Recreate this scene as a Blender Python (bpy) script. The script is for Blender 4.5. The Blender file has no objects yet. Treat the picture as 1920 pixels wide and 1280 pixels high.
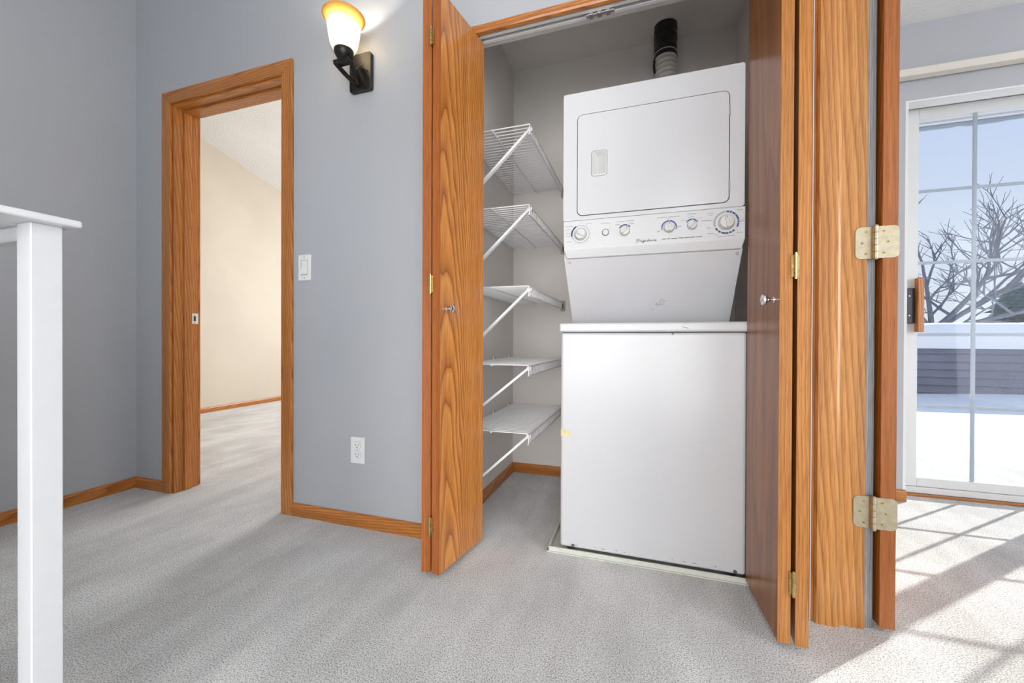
import bpy, bmesh, math, random
from mathutils import Vector, Matrix

random.seed(7)
scene = bpy.context.scene
col = scene.collection
PI = math.pi

# ------------------------------------------------------------------ camera
CAM_H = 0.82
yaw, pitch, roll, F_PX = 0.3138, 0.0047, 0.0038, 748.79
fw = Vector((-math.sin(yaw), math.cos(yaw), 0)); rt = Vector((math.cos(yaw), math.sin(yaw), 0)); up = Vector((0, 0, 1))
f2 = fw * math.cos(pitch) - up * math.sin(pitch); u2 = up * math.cos(pitch) + fw * math.sin(pitch)
r3 = rt * math.cos(roll) + u2 * math.sin(roll); u3 = u2 * math.cos(roll) - rt * math.sin(roll)
cd = bpy.data.cameras.new('camera'); cam = bpy.data.objects.new('camera', cd); col.objects.link(cam)
m = Matrix((( r3.x, u3.x, -f2.x, 0), (r3.y, u3.y, -f2.y, 0), (r3.z, u3.z, -f2.z, CAM_H), (0, 0, 0, 1)))
cam.matrix_world = m
cd.sensor_width = 36.0; cd.lens = F_PX / 1920 * 36.0; cd.clip_start = 0.02; cd.clip_end = 200
scene.camera = cam

# ------------------------------------------------------------------ light
SUN_E, SKY_E = 5.6, 0.86
HALL_W, FAR_W, ROOM_W, SIDE_W = 66.0, 84.0, 150.0, 84.0
SCONCE_W = 5.5
vs = scene.view_settings
vs.view_transform = 'Standard'; vs.look = 'None'; vs.gamma = 1.0; vs.use_curve_mapping = False
vs.exposure = 0.2

w = bpy.data.worlds.new('sky'); scene.world = w; w.use_nodes = True
nt = w.node_tree; nt.nodes.clear()
tc = nt.nodes.new('ShaderNodeTexCoord'); sx = nt.nodes.new('ShaderNodeSeparateXYZ'); rp = nt.nodes.new('ShaderNodeValToRGB')
bg = nt.nodes.new('ShaderNodeBackground'); wo = nt.nodes.new('ShaderNodeOutputWorld')
nt.links.new(tc.outputs['Generated'], sx.inputs[0]); nt.links.new(sx.outputs['Z'], rp.inputs[0])
rp.color_ramp.elements[0].position = 0.0; rp.color_ramp.elements[0].color = (0.86, 0.90, 0.97, 1)
rp.color_ramp.elements[1].position = 0.5; rp.color_ramp.elements[1].color = (0.52, 0.64, 0.92, 1)
nt.links.new(rp.outputs[0], bg.inputs[0]); nt.links.new(bg.outputs[0], wo.inputs[0]); bg.inputs[1].default_value = SKY_E

sd = bpy.data.lights.new('sun', 'SUN'); sd.energy = SUN_E; sd.angle = math.radians(0.6); sd.color = (1.0, 0.95, 0.88)
sun = bpy.data.objects.new('sun', sd); col.objects.link(sun); sun.location = (8, 10, 8)
SUN_DIR = Vector((-0.750, -0.662, -0.610)).normalized()
sun.rotation_euler = SUN_DIR.to_track_quat('-Z', 'Y').to_euler()

def window_light(name, loc, target, sx_, sy_, watts, color=(0.93, 0.96, 1.0)):
    d = bpy.data.lights.new(name, 'AREA'); d.shape = 'RECTANGLE'; d.size = sx_; d.size_y = sy_; d.energy = watts; d.color = color
    o = bpy.data.objects.new(name, d); col.objects.link(o); o.location = loc
    o.rotation_euler = (Vector(target) - Vector(loc)).to_track_quat('-Z', 'Z').to_euler()
    return o
# area lamps added at unseen windows of the hall, doorway room and patio room
window_light('fill_hall', (-.56, -3.26, 1.10), (-.56, 0, 1.0), 1.95, 2.0, HALL_W, (1.0, 0.99, 0.98))
window_light('fill_bedroom', (-2.3, 5.46, 1.45), (-2.3, 3, 1.45), 1.9, 1.5, FAR_W)
window_light('fill_hall_side', (.455, -1.55, 1.17), (-2, -1.25, 1.1), 2.8, 2.0, SIDE_W, (0.97, 0.985, 1.0))
window_light('fill_side_room', (4.46, -1.45, 1.32), (2.0, -1.45, 1.25), 3.2, 1.75, ROOM_W)

# ------------------------------------------------------------------ mesh helpers
WL = {}
class MB:
    def __init__(s): s.v = []; s.f = []; s.sm = []
    def add(s, vs_, fs_, smooth=False):
        b = len(s.v); s.v += [Vector(p) for p in vs_]
        for f in fs_: s.f.append([i + b for i in f]); s.sm.append(smooth)
        return s
    def frombm(s, bm, M=None, smooth=False):
        bm.verts.index_update()
        s.add([(M @ v.co) if M else v.co.copy() for v in bm.verts], [[v.index for v in f.verts] for f in bm.faces], smooth); bm.free(); return s
    def box(s, x0, x1, y0, y1, z0, z1, bev=0, seg=1, M=None):
        bm = bmesh.new(); bmesh.ops.create_cube(bm, size=1)
        for v in bm.verts: v.co = Vector(((x0 + x1) / 2 + v.co.x * (x1 - x0), (y0 + y1) / 2 + v.co.y * (y1 - y0), (z0 + z1) / 2 + v.co.z * (z1 - z0)))
        if bev: bmesh.ops.bevel(bm, geom=list(bm.edges), offset=bev, segments=seg, profile=.5, affect='EDGES')
        return s.frombm(bm, M)
    def prism(s, poly, axis, a0, a1, bev=0, seg=1):
        # poly: 2d points; axis 'x': (y,z) ; 'y': (x,z) ; 'z': (x,y)
        def P(p, a): return {'x': (a, p[0], p[1]), 'y': (p[0], a, p[1]), 'z': (p[0], p[1], a)}[axis]
        bm = bmesh.new(); n = len(poly)
        A = [bm.verts.new(P(p, a0)) for p in poly]; B = [bm.verts.new(P(p, a1)) for p in poly]
        bm.faces.new(A); bm.faces.new(B[::-1])
        for i in range(n): bm.faces.new((A[i], B[i], B[(i + 1) % n], A[(i + 1) % n]))
        bmesh.ops.recalc_face_normals(bm, faces=bm.faces)
        if bev: bmesh.ops.bevel(bm, geom=list(bm.edges), offset=bev, segments=seg, profile=.5, affect='EDGES')
        return s.frombm(bm)
    def tube(s, pts, r, n=8, caps=True, smooth=True):
        pts = [Vector(p) for p in pts]; rs = r if isinstance(r, (list, tuple)) else [r] * len(pts)
        vs_, fs_ = [], []; ref = None
        for i, p in enumerate(pts):
            t = (pts[min(i + 1, len(pts) - 1)] - pts[max(i - 1, 0)]).normalized()
            if ref is None:
                ref = Vector((0, 0, 1)) if abs(t.z) < .9 else Vector((1, 0, 0))
            a = (ref - t * ref.dot(t)).normalized(); ref = a; b = t.cross(a)
            for k in range(n):
                an = 2 * PI * k / n; vs_.append(p + (a * math.cos(an) + b * math.sin(an)) * rs[i])
        for i in range(len(pts) - 1):
            for k in range(n):
                fs_.append([i * n + k, i * n + (k + 1) % n, (i + 1) * n + (k + 1) % n, (i + 1) * n + k])
        s.add(vs_, fs_, smooth)
        if caps:
            b = len(s.v) - len(vs_)
            s.f.append([b + k for k in range(n)][::-1]); s.sm.append(False)
            s.f.append([b + (len(pts) - 1) * n + k for k in range(n)]); s.sm.append(False)
        return s
    def lathe(s, prof, c, axis=(0, 0, 1), n=32, closed_ends=True, smooth=True):
        ax = Vector(axis).normalized(); ref = Vector((1, 0, 0)) if abs(ax.x) < .9 else Vector((0, 1, 0))
        a = (ref - ax * ref.dot(ax)).normalized(); b = ax.cross(a); c = Vector(c); vs_, fs_ = [], []
        for (r, h) in prof:
            for k in range(n):
                an = 2 * PI * k / n; vs_.append(c + ax * h + (a * math.cos(an) + b * math.sin(an)) * r)
        for i in range(len(prof) - 1):
            for k in range(n): fs_.append([i * n + k, i * n + (k + 1) % n, (i + 1) * n + (k + 1) % n, (i + 1) * n + k])
        s.add(vs_, fs_, smooth); base = len(s.v) - len(vs_)
        if closed_ends:
            s.f.append([base + k for k in range(n)][::-1]); s.sm.append(False)
            s.f.append([base + (len(prof) - 1) * n + k for k in range(n)]); s.sm.append(False)
        return s
    def strip(s, p0, p1, w_, t_, side):
        # flat bar from p0 to p1; width w_ along 'side', thickness t_ along the third axis
        p0, p1 = Vector(p0), Vector(p1); d = (p1 - p0).normalized(); sd_ = Vector(side); sd_ = (sd_ - d * sd_.dot(d)).normalized(); n_ = d.cross(sd_)
        vs_ = [p + sd_ * (i * w_ / 2) + n_ * (j * t_ / 2) for p in (p0, p1) for (i, j) in ((-1, -1), (1, -1), (1, 1), (-1, 1))]
        return s.add(vs_, [[3, 2, 1, 0], [4, 5, 6, 7], [0, 1, 5, 4], [1, 2, 6, 5], [2, 3, 7, 6], [3, 0, 4, 7]])
    def ring(s, outer, inner, y0, y1):
        # plate in XZ with a hole (outer / inner: equal-length 2d loops), front y0, back y1
        n = len(outer); V = []
        for lp, y in ((outer, y0), (inner, y0), (outer, y1), (inner, y1)): V += [(p[0], y, p[1]) for p in lp]
        Fc = []
        for i in range(n):
            j = (i + 1) % n
            Fc += [[i, j, n + j, n + i], [2 * n + j, 2 * n + i, 3 * n + i, 3 * n + j], [i, 2 * n + i, 2 * n + j, j], [n + j, 3 * n + j, 3 * n + i, n + i]]
        return s.add(V, Fc)
    def plate(s, loop, y0, y1):
        n = len(loop); V = [(p[0], y0, p[1]) for p in loop] + [(p[0], y1, p[1]) for p in loop]
        return s.add(V, [list(range(n)), list(range(2 * n - 1, n - 1, -1))] + [[i, n + i, n + (i + 1) % n, (i + 1) % n] for i in range(n)])
    def build(s, name, mat, parent=None, origin=None, recalc=True):
        if origin is None:
            if parent is not None: origin = WL[parent]
            else:
                xs = [v.x for v in s.v]; ys = [v.y for v in s.v]; zs = [v.z for v in s.v]
                origin = Vector(((min(xs) + max(xs)) / 2, (min(ys) + max(ys)) / 2, min(zs)))
        origin = Vector(origin)
        me = bpy.data.meshes.new(name); me.from_pydata([tuple(v - origin) for v in s.v], [], s.f)
        me.polygons.foreach_set('use_smooth', s.sm)
        if recalc:
            bm = bmesh.new(); bm.from_mesh(me); bmesh.ops.recalc_face_normals(bm, faces=bm.faces); bm.to_mesh(me); bm.free()
        me.update()
        if any(s.sm): me.set_sharp_from_angle(angle=math.radians(38))
        me.materials.append(mat)
        o = bpy.data.objects.new(name, me); col.objects.link(o)
        if parent is not None: o.parent = parent; o.location = origin - WL[parent]
        else: o.location = origin
        WL[o] = origin
        return o

def thing(name, loc, label, cat, group=None, kind=None):
    o = bpy.data.objects.new(name, None); col.objects.link(o); o.location = loc; o.empty_display_size = .1; WL[o] = Vector(loc)
    return tag(o, label, cat, group, kind)
def tag(o, label, cat, group=None, kind=None):
    o['label'] = label; o['category'] = cat
    if group: o['group'] = group
    if kind: o['kind'] = kind
    return o
def struct(o, label, cat): return tag(o, label, cat, None, 'structure')
def rrect(x0, x1, z0, z1, r, n=5):
    out = []
    for cx, cz, a0 in ((x1 - r, z1 - r, 0), (x0 + r, z1 - r, 90), (x0 + r, z0 + r, 180), (x1 - r, z0 + r, 270)):
        for i in range(n + 1):
            a = math.radians(a0 + 90 * i / n); out.append((cx + r * math.cos(a), cz + r * math.sin(a)))
    return out

# ------------------------------------------------------------------ materials
def N(nt_, t, **kw):
    n = nt_.nodes.new(t)
    for k, v in kw.items(): setattr(n, k, v)
    return n
def newmat(name, color=(.8, .8, .8), rough=.5, metal=0, spec=.5, coat=0, coat_r=.1):
    m_ = bpy.data.materials.new(name); m_.use_nodes = True; b = m_.node_tree.nodes['Principled BSDF']
    b.inputs['Base Color'].default_value = (*color, 1); b.inputs['Roughness'].default_value = rough; b.inputs['Metallic'].default_value = metal
    b.inputs['Specular IOR Level'].default_value = spec; b.inputs['Coat Weight'].default_value = coat; b.inputs['Coat Roughness'].default_value = coat_r
    return m_, m_.node_tree, b
def noise(nt_, vec, scale, detail=2, rough=.5):
    n = N(nt_, 'ShaderNodeTexNoise'); n.inputs['Scale'].default_value = scale; n.inputs['Detail'].default_value = detail; n.inputs['Roughness'].default_value = rough
    if vec is not None: nt_.links.new(vec, n.inputs['Vector'])
    return n
def ramp(nt_, fac, stops):
    r = N(nt_, 'ShaderNodeValToRGB'); e = r.color_ramp.elements
    while len(e) < len(stops): e.new(.5)
    for i, (p, c) in enumerate(stops): e[i].position = p; e[i].color = (*c, 1) if len(c) == 3 else c
    nt_.links.new(fac, r.inputs[0]); return r
def math_(nt_, op, a, b=None):
    n = N(nt_, 'ShaderNodeMath', operation=op)
    for i, x in enumerate((a, b)):
        if x is None: continue
        if isinstance(x, (int, float)): n.inputs[i].default_value = x
        else: nt_.links.new(x, n.inputs[i])
    return n.outputs[0]
def mixc(nt_, fac, a, b, mode='MIX'):
    n = N(nt_, 'ShaderNodeMix', data_type='RGBA', blend_type=mode)
    for i, x in ((0, fac), (6, a), (7, b)):
        if isinstance(x, (int, float)): n.inputs[i].default_value = x
        elif isinstance(x, tuple): n.inputs[i].default_value = (*x, 1)
        else: nt_.links.new(x, n.inputs[i])
    return n.outputs[2]
def bump(nt_, b, h, strength, dist):
    n = N(nt_, 'ShaderNodeBump'); n.inputs['Strength'].default_value = strength; n.inputs['Distance'].default_value = dist
    nt_.links.new(h, n.inputs['Height']); nt_.links.new(n.outputs[0], b.inputs['Normal'])

def paint(name, color, bump_scale=260, bd=.0006, rough=.55, var=.03):
    m_, t, b = newmat(name, color, rough, spec=.3)
    tc_ = N(t, 'ShaderNodeTexCoord'); n1 = noise(t, tc_.outputs['Object'], bump_scale, 2); bump(t, b, n1.outputs[0], .5, bd)
    n2 = noise(t, tc_.outputs['Object'], 1.7, 3)
    c = ramp(t, n2.outputs[0], [(.3, tuple(x * (1 - var) for x in color)), (.7, tuple(min(1, x * (1 + var)) for x in color))])
    t.links.new(c.outputs[0], b.inputs['Base Color']); return m_
M_WALL = paint('grey_wall_paint', (.46, .472, .495))
M_BEIGE = paint('cream_wall_paint', (.66, .585, .49), var=.04)
M_CLOSET = paint('closet_paint', (.82, .775, .735))
M_CEIL = paint('textured_ceiling', (.86, .855, .845), 55, .006, .9)
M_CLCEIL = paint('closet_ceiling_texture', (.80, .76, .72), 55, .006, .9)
M_WHITETRIM = paint('white_trim_paint', (.80, .80, .79), 90, .0002, .4, .01)

def carpet():
    m_, t, b = newmat('carpet_pile', (.5, .5, .5), .95, spec=.15)
    b.inputs['Sheen Weight'].default_value = .25; b.inputs['Sheen Roughness'].default_value = .5
    tc_ = N(t, 'ShaderNodeTexCoord'); v = tc_.outputs['Object']
    n1 = noise(t, v, 265, 3, .7); n2 = noise(t, v, 2.6, 4, .6); n3 = noise(t, v, 620, 2, .6)
    mp = N(t, 'ShaderNodeMapping'); mp.inputs['Rotation'].default_value = (0, 0, .5); mp.inputs['Scale'].default_value = (7, 1.6, 1); t.links.new(v, mp.inputs[0])
    n4 = noise(t, mp.outputs[0], 1.0, 3, .6)
    speck = ramp(t, n1.outputs[0], [(.29, (.07, .068, .065)), (.42, (.48, .475, .46)), (.50, (.84, .835, .82)), (.62, (1, 1, .985))])
    fine = ramp(t, n3.outputs[0], [(.3, (.62, .62, .62)), (.7, (1.12, 1.12, 1.12))])
    c = mixc(t, .55, speck.outputs[0], fine.outputs[0], 'MULTIPLY')
    # brushed pile: strokes lying towards or away
    s1 = math_(t, 'ADD', math_(t, 'MULTIPLY', n2.outputs[0], .6), math_(t, 'MULTIPLY', n4.outputs[0], .55))
    lay = ramp(t, s1, [(.44, (.95, .945, .94)), (.58, (1.12, 1.12, 1.12)), (.70, (1.3, 1.3, 1.3))])
    c2 = mixc(t, 1.0, c, lay.outputs[0], 'MULTIPLY')
    t.links.new(c2, b.inputs['Base Color'])
    hh = math_(t, 'ADD', n1.outputs[0], math_(t, 'MULTIPLY', n3.outputs[0], .4))
    bump(t, b, hh, .9, .006)
    return m_
M_CARPET = carpet()

def oak(name, axis='z', tint=(1, 1, 1), rough=.34, coat=.35, freq=95., cx_=.02, tilt=.05, gmix=.62, light=(.66, .275, .062), mid=(.51, .178, .032), dark=(.22, .062, .010)):
    m_, t, b = newmat(name, mid, rough, spec=.45, coat=coat, coat_r=.14)
    tc_ = N(t, 'ShaderNodeTexCoord'); oi = N(t, 'ShaderNodeObjectInfo')
    off = N(t, 'ShaderNodeVectorMath', operation='SCALE'); off.inputs[0].default_value = (.06, .06, 1.7); t.links.new(oi.outputs['Random'], off.inputs['Scale'])
    mp = N(t, 'ShaderNodeMapping'); t.links.new(tc_.outputs['Object'], mp.inputs[0])
    if axis == 'x': mp.inputs['Rotation'].default_value = (0, math.radians(90), 0)
    if axis == 'y': mp.inputs['Rotation'].default_value = (math.radians(90), 0, 0)
    ad = N(t, 'ShaderNodeVectorMath', operation='ADD'); t.links.new(mp.outputs[0], ad.inputs[0]); t.links.new(off.outputs[0], ad.inputs[1])
    sc_ = N(t, 'ShaderNodeMapping'); sc_.inputs['Scale'].default_value = (8, 8, 1.3); t.links.new(ad.outputs[0], sc_.inputs[0])
    wn = noise(t, sc_.outputs[0], 1.0, 2, .5)
    sp = N(t, 'ShaderNodeSeparateXYZ'); t.links.new(ad.outputs[0], sp.inputs[0])
    wsp = N(t, 'ShaderNodeSeparateColor'); t.links.new(wn.outputs[1], wsp.inputs[0])
    x = math_(t, 'ADD', math_(t, 'ADD', sp.outputs[0], math_(t, 'MULTIPLY', sp.outputs[2], tilt)), math_(t, 'MULTIPLY', wsp.outputs[0], .045))
    y = math_(t, 'ADD', math_(t, 'ADD', sp.outputs[1], math_(t, 'MULTIPLY', sp.outputs[2], .02)), math_(t, 'MULTIPLY', wsp.outputs[1], .035))
    x = math_(t, 'ADD', x, -cx_); y = math_(t, 'ADD', y, -.02)
    r = math_(t, 'SQRT', math_(t, 'ADD', math_(t, 'MULTIPLY', x, x), math_(t, 'MULTIPLY', y, y)))
    ring = math_(t, 'FRACT', math_(t, 'MULTIPLY', r, freq))
    rr = ramp(t, ring, [(0, dark), (.10, tuple(.5 * (a + c) for a, c in zip(mid, dark))), (.30, mid), (.80, light), (.97, mid), (1.0, dark)])
    ps = N(t, 'ShaderNodeMapping'); ps.inputs['Scale'].default_value = (520, 520, 14); t.links.new(ad.outputs[0], ps.inputs[0])
    pn = noise(t, ps.outputs[0], 1.0, 1, .5)
    pr = ramp(t, pn.outputs[0], [(.36, (.66, .58, .5)), (.52, (1, 1, 1))])
    ms = N(t, 'ShaderNodeMapping'); ms.inputs['Scale'].default_value = (28, 28, .8); t.links.new(ad.outputs[0], ms.inputs[0])
    mn = noise(t, ms.outputs[0], 1.0, 3, .5)
    mr = ramp(t, mn.outputs[0], [(.3, (.82, .8, .78)), (.7, (1.12, 1.12, 1.12))])
    soft = mixc(t, gmix, mid, rr.outputs[0])
    c = mixc(t, 1.0, mixc(t, .7, soft, pr.outputs[0], 'MULTIPLY'), mr.outputs[0], 'MULTIPLY')
    if tint != (1, 1, 1): c = mixc(t, 1.0, c, tint, 'MULTIPLY')
    t.links.new(c, b.inputs['Base Color'])
    bump(t, b, pn.outputs[0], .25, .0004)
    return m_
M_OAK = oak('oak_vertical_grain'); M_OAKX = oak('oak_grain_across', 'x'); M_OAKY = oak('oak_grain_deep', 'y')
M_OAKEDGE = oak('oak_edge_band', 'z', (.80, .66, .62), .4, .3, 110., .5, .01, .3)
M_OAKV = oak('oak_veneer', 'z', (1.22, 1.26, 1.3), .28, .45, 115., .02, .05, .80)
M_OAKP = oak('pale_oak', 'z', (1.05, 1.30, 1.75), .36, .3, 60., .0, .04, .55)
M_OAKPE = oak('pale_oak_edge', 'z', (1.0, 1.15, 1.5), .36, .3, 110., .5, .008, .35)
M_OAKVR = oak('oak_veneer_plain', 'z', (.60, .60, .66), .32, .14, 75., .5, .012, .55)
M_OAKSHADE = oak('oak_grey_shade', 'z', (1, 1, 1), .3, .4, 190., .5, .01, .6, (.40, .41, .43), (.27, .28, .30), (.12, .12, .13))  # oak casing edge, its blue skylight shade put into the colour

def enamel():
    m_, t, b = newmat('white_enamel', (.63, .63, .64), .24, spec=.5, coat=.2, coat_r=.2)
    tc_ = N(t, 'ShaderNodeTexCoord'); n_ = noise(t, tc_.outputs['Object'], 3, 2); bump(t, b, n_.outputs[0], .06, .01)
    return m_
M_ENAMEL = enamel()
def simple(name, color, rough=.5, metal=0, spec=.5, coat=0, nscale=40, var=.05):
    m_, t, b = newmat(name, color, rough, metal, spec, coat)
    tc_ = N(t, 'ShaderNodeTexCoord'); n_ = noise(t, tc_.outputs['Object'], nscale, 2)
    c = ramp(t, n_.outputs[0], [(.3, tuple(x * (1 - var) for x in color)), (.7, tuple(min(1, x * (1 + var)) for x in color))])
    t.links.new(c.outputs[0], b.inputs['Base Color']); return m_
M_PLASTIC = simple('white_plastic', (.63, .63, .61), .35, var=.01)
M_PANELW = simple('panel_white', (.64, .64, .64), .35, var=.01)
M_SLANT = simple('sheet_steel_white', (.74, .74, .76), .22, coat=.3, var=.02, nscale=4)
M_DARK = simple('dark_gap', (.03, .03, .03), .7)
M_GASKET = simple('grey_gasket', (.10, .10, .10), .7)
M_BLUE = simple('blue_print', (.03, .08, .26), .5)
M_GREYP = simple('grey_print', (.38, .38, .38), .5)
M_INK = simple('black_print', (.10, .10, .10), .5)
M_WIRE = simple('white_vinyl_wire', (.86, .86, .86), .35, var=.02)
M_GREYPL = simple('grey_bracket_plastic', (.42, .42, .40), .45)
M_BRASS = simple('worn_brass', (.62, .46, .20), .32, 1.0, nscale=120, var=.25)
M_SATIN = simple('satin_brass_hinge', (.60, .52, .36), .38, 1.0, nscale=70, var=.10)
M_NICKEL = simple('polished_nickel', (.78, .78, .78), .12, 1.0)
M_BRONZE = simple('oil_rubbed_bronze', (.030, .026, .022), .38, .6, nscale=60, var=.4)
M_BRONZEP = simple('bronze_backplate', (.05, .045, .035), .30, .7, nscale=30, var=.3)
M_VINYL = simple('white_vinyl', (.70, .70, .69), .35, var=.01)
M_GRID = simple('window_grid_shaded', (.44, .48, .54), .4, var=.02)  # white grid, with its blue-grey shade put into the colour
M_CREAM = simple('cream_rail', (.72, .68, .60), .4, var=.02)
M_RAIL = simple('white_gloss_paint', (.64, .64, .64), .3, var=.015)
M_LATCH = simple('black_latch', (.012, .014, .02), .35)
M_TAPE = simple('black_tape', (.012, .012, .013), .32, nscale=25, var=.5)
M_HOSE = simple('vinyl_hose', (.62, .60, .56), .45, var=.06)
M_PAN = simple('drain_pan_plastic', (.66, .67, .60), .5, var=.06)
M_STAIN = simple('yellowed_tape', (.70, .62, .34), .6, var=.12)
M_RUST = simple('chipped_enamel', (.10, .07, .05), .7, var=.4)
M_RESIDUE = simple('sticker_residue', (.44, .42, .40), .6, nscale=300, var=.3)
M_IVORY = simple('device_white', (.84, .84, .82), .3, var=.01)
M_SNOW = simple('snow_surface', (.86, .88, .92), .8, nscale=1.5, var=.03)
M_SIDING = simple('grey_lap_siding', (.22, .22, .27), .7, nscale=6, var=.08)
M_BARK = simple('grey_bark', (.20, .21, .24), .9, nscale=20, var=.2)
M_SPRUCE = simple('spruce_needles', (.08, .13, .14), .9, nscale=3, var=.3)
M_EAVE = simple('white_eave', (.75, .76, .80), .6)
M_ICE = simple('dripping_ice', (.45, .52, .62), .3)

def glass_pane():
    m_ = bpy.data.materials.new('window_glass'); m_.use_nodes = True; t = m_.node_tree; t.nodes.clear()
    o = N(t, 'ShaderNodeOutputMaterial'); tr = N(t, 'ShaderNodeBsdfTransparent'); gl = N(t, 'ShaderNodeBsdfGlossy'); mx = N(t, 'ShaderNodeMixShader'); lw = N(t, 'ShaderNodeLayerWeight'); lw.inputs[0].default_value = .5
    gl.inputs['Roughness'].default_value = .02; tr.inputs[0].default_value = (.95, .97, .98, 1)
    t.links.new(math_(t, 'ADD', math_(t, 'MULTIPLY', math_(t, 'POWER', lw.outputs['Facing'], 4.0), .25), .006), mx.inputs[0]); t.links.new(tr.outputs[0], mx.inputs[1]); t.links.new(gl.outputs[0], mx.inputs[2]); t.links.new(mx.outputs[0], o.inputs[0])
    return m_
M_GLASS = glass_pane()
def shade_glass():
    m_ = bpy.data.materials.new('scavo_glass_shade'); m_.use_nodes = True; t = m_.node_tree; t.nodes.clear()
    o = N(t, 'ShaderNodeOutputMaterial'); tl = N(t, 'ShaderNodeBsdfTranslucent'); df = N(t, 'ShaderNodeBsdfDiffuse'); mx = N(t, 'ShaderNodeMixShader')
    tc_ = N(t, 'ShaderNodeTexCoord'); sp = N(t, 'ShaderNodeSeparateXYZ'); t.links.new(tc_.outputs['Object'], sp.inputs[0])
    n_ = noise(t, tc_.outputs['Object'], 40, 3); h = math_(t, 'ADD', sp.outputs[2], math_(t, 'MULTIPLY', math_(t, 'SUBTRACT', n_.outputs[0], .5), .02))
    mr = N(t, 'ShaderNodeMapRange'); mr.inputs['From Min'].default_value = 0.0; mr.inputs['From Max'].default_value = .172; t.links.new(h, mr.inputs[0])
    # amber rim fading into white glass, as blown
    c = ramp(t, mr.outputs[0], [(0, (.90, .78, .50)), (.16, (.97, .95, .88)), (.62, (.97, .95, .88)), (.82, (.93, .72, .34)), (1.0, (.85, .52, .12))])
    for s_ in (tl, df): t.links.new(c.outputs[0], s_.inputs[0])
    mx.inputs[0].default_value = .4; t.links.new(tl.outputs[0], mx.inputs[1]); t.links.new(df.outputs[0], mx.inputs[2]); t.links.new(mx.outputs[0], o.inputs[0])
    return m_
M_SHADE = shade_glass()
m_, t_, b_ = newmat('lit_bulb', (1, 1, 1), .4); b_.inputs['Emission Color'].default_value = (1, .85, .62, 1); b_.inputs['Emission Strength'].default_value = 12; M_BULB = m_

# ------------------------------------------------------------------ the room shell
W0, W1 = 1.457, 1.571              # faces of the closet / doorway wall
XC = -2.653                        # left hall corner
DL, DR, DT = -2.367, -1.599, 2.061 # doorway rough opening
CL, CR, CT = -.765, .455, 2.055    # closet opening
XI0, XI1, YB, ZC = -.763, .474, 2.373, 2.481
PX0, PX1 = .474, .606              # partition between hall/closet and the patio-door room
JY = 1.40                          # end of the partition (door jamb in front of it)
SY, FD = 2.57, 2.68                # patio door wall face, patio door frame face
HC = 3.42                          # hall ceiling
ZS = 2.437                         # side room ceiling
XF = -4.58

struct(MB().box(-4.7, 4.6, -3.4, 5.7, -.10, 0).build('floor', M_CARPET, origin=(0, 0, 0)), 'speckled grey cut pile carpet over the whole floor', 'floor')

b = MB()
b.box(XC - .12, DL, W0, W1, 0, HC).box(DL, DR, W0, W1, DT, HC).box(DR, CL, W0, W1, 0, HC).box(CL, CR, W0, W1, CT, HC).box(CR, PX0, W0, W1, 0, HC)
struct(b.build('wall_back', M_WALL, origin=(0, 0, 0)), 'blue grey painted wall with the doorway, sconce and laundry closet', 'wall')
struct(MB().box(XC - .12, XC, -3.3, W0, 0, HC).build('wall_left', M_WALL, origin=(0, 0, 0)), 'plain grey painted wall behind the white railing', 'wall')
b = MB().box(PX0, PX1, JY, SY, 0, HC).box(PX0, PX1, .575, JY, 2.07, HC).box(PX0, PX1, -.10, .575, 0, HC).box(PX0, PX1, -3.0, -.10, 2.25, HC).box(PX0, PX1, -3.0, -.10, 0, .10).box(PX0, PX1, -3.3, -3.0, 0, HC)
struct(b.build('wall_right', M_WALL, origin=(0, 0, 0)), 'partition between the hall and the patio door room', 'wall')
b = MB().box(XC - .12, -1.55, -3.42, -3.30, 0, HC).box(.42, PX1, -3.42, -3.30, 0, HC).box(-1.55, .42, -3.42, -3.30, 0, .08).box(-1.55, .42, -3.42, -3.30, 2.15, HC)
struct(b.build('wall_front', M_WALL, origin=(0, 0, 0)), 'grey hall wall with a wide added window', 'wall')
struct(MB().box(XC, -.90, -.77, -.65, 0, HC).build('wall_light_block', M_WALL, origin=(0, 0, 0)), 'unseen grey wall added at the railing end to block light', 'wall')  # added wall, keeps window lamp light off the post and left corner
struct(MB().box(XC - .12, PX1, -3.42, W1, HC, HC + .1).build('ceiling', M_CEIL, origin=(0, 0, 0)), 'white hall ceiling', 'ceiling')
# closet
struct(MB().box(XI0 - .115, XI0, W1, YB + .1, 0, ZC).build('wall_closet_left', M_CLOSET, origin=(0, 0, 0)), 'taupe closet side wall carrying the wire shelves', 'wall')
struct(MB().box(XI0 - .115, XI1, YB, YB + .1, 0, ZC).build('wall_closet_back', M_CLOSET, origin=(0, 0, 0)), 'taupe closet wall behind the laundry machine', 'wall')
struct(MB().box(XI1 - .006, XI1 - .0005, W1, YB, 0, ZC).build('wall_closet_right', M_CLOSET, origin=(0, 0, 0)), 'shadowed closet side wall to the right of the laundry machine', 'wall')
struct(MB().box(XI0, XI1, W1, YB, ZC, ZC + .08).build('ceiling_closet', M_CLCEIL, origin=(0, 0, 0)), 'textured ceiling inside the closet', 'ceiling')
struct(MB().box(CL, CR, W1 - .012, W1 - .0005, CT, ZC).build('wall_closet_front', M_CLOSET, origin=(0, 0, 0)), 'inside of the closet wall above the opening', 'wall')
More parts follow.
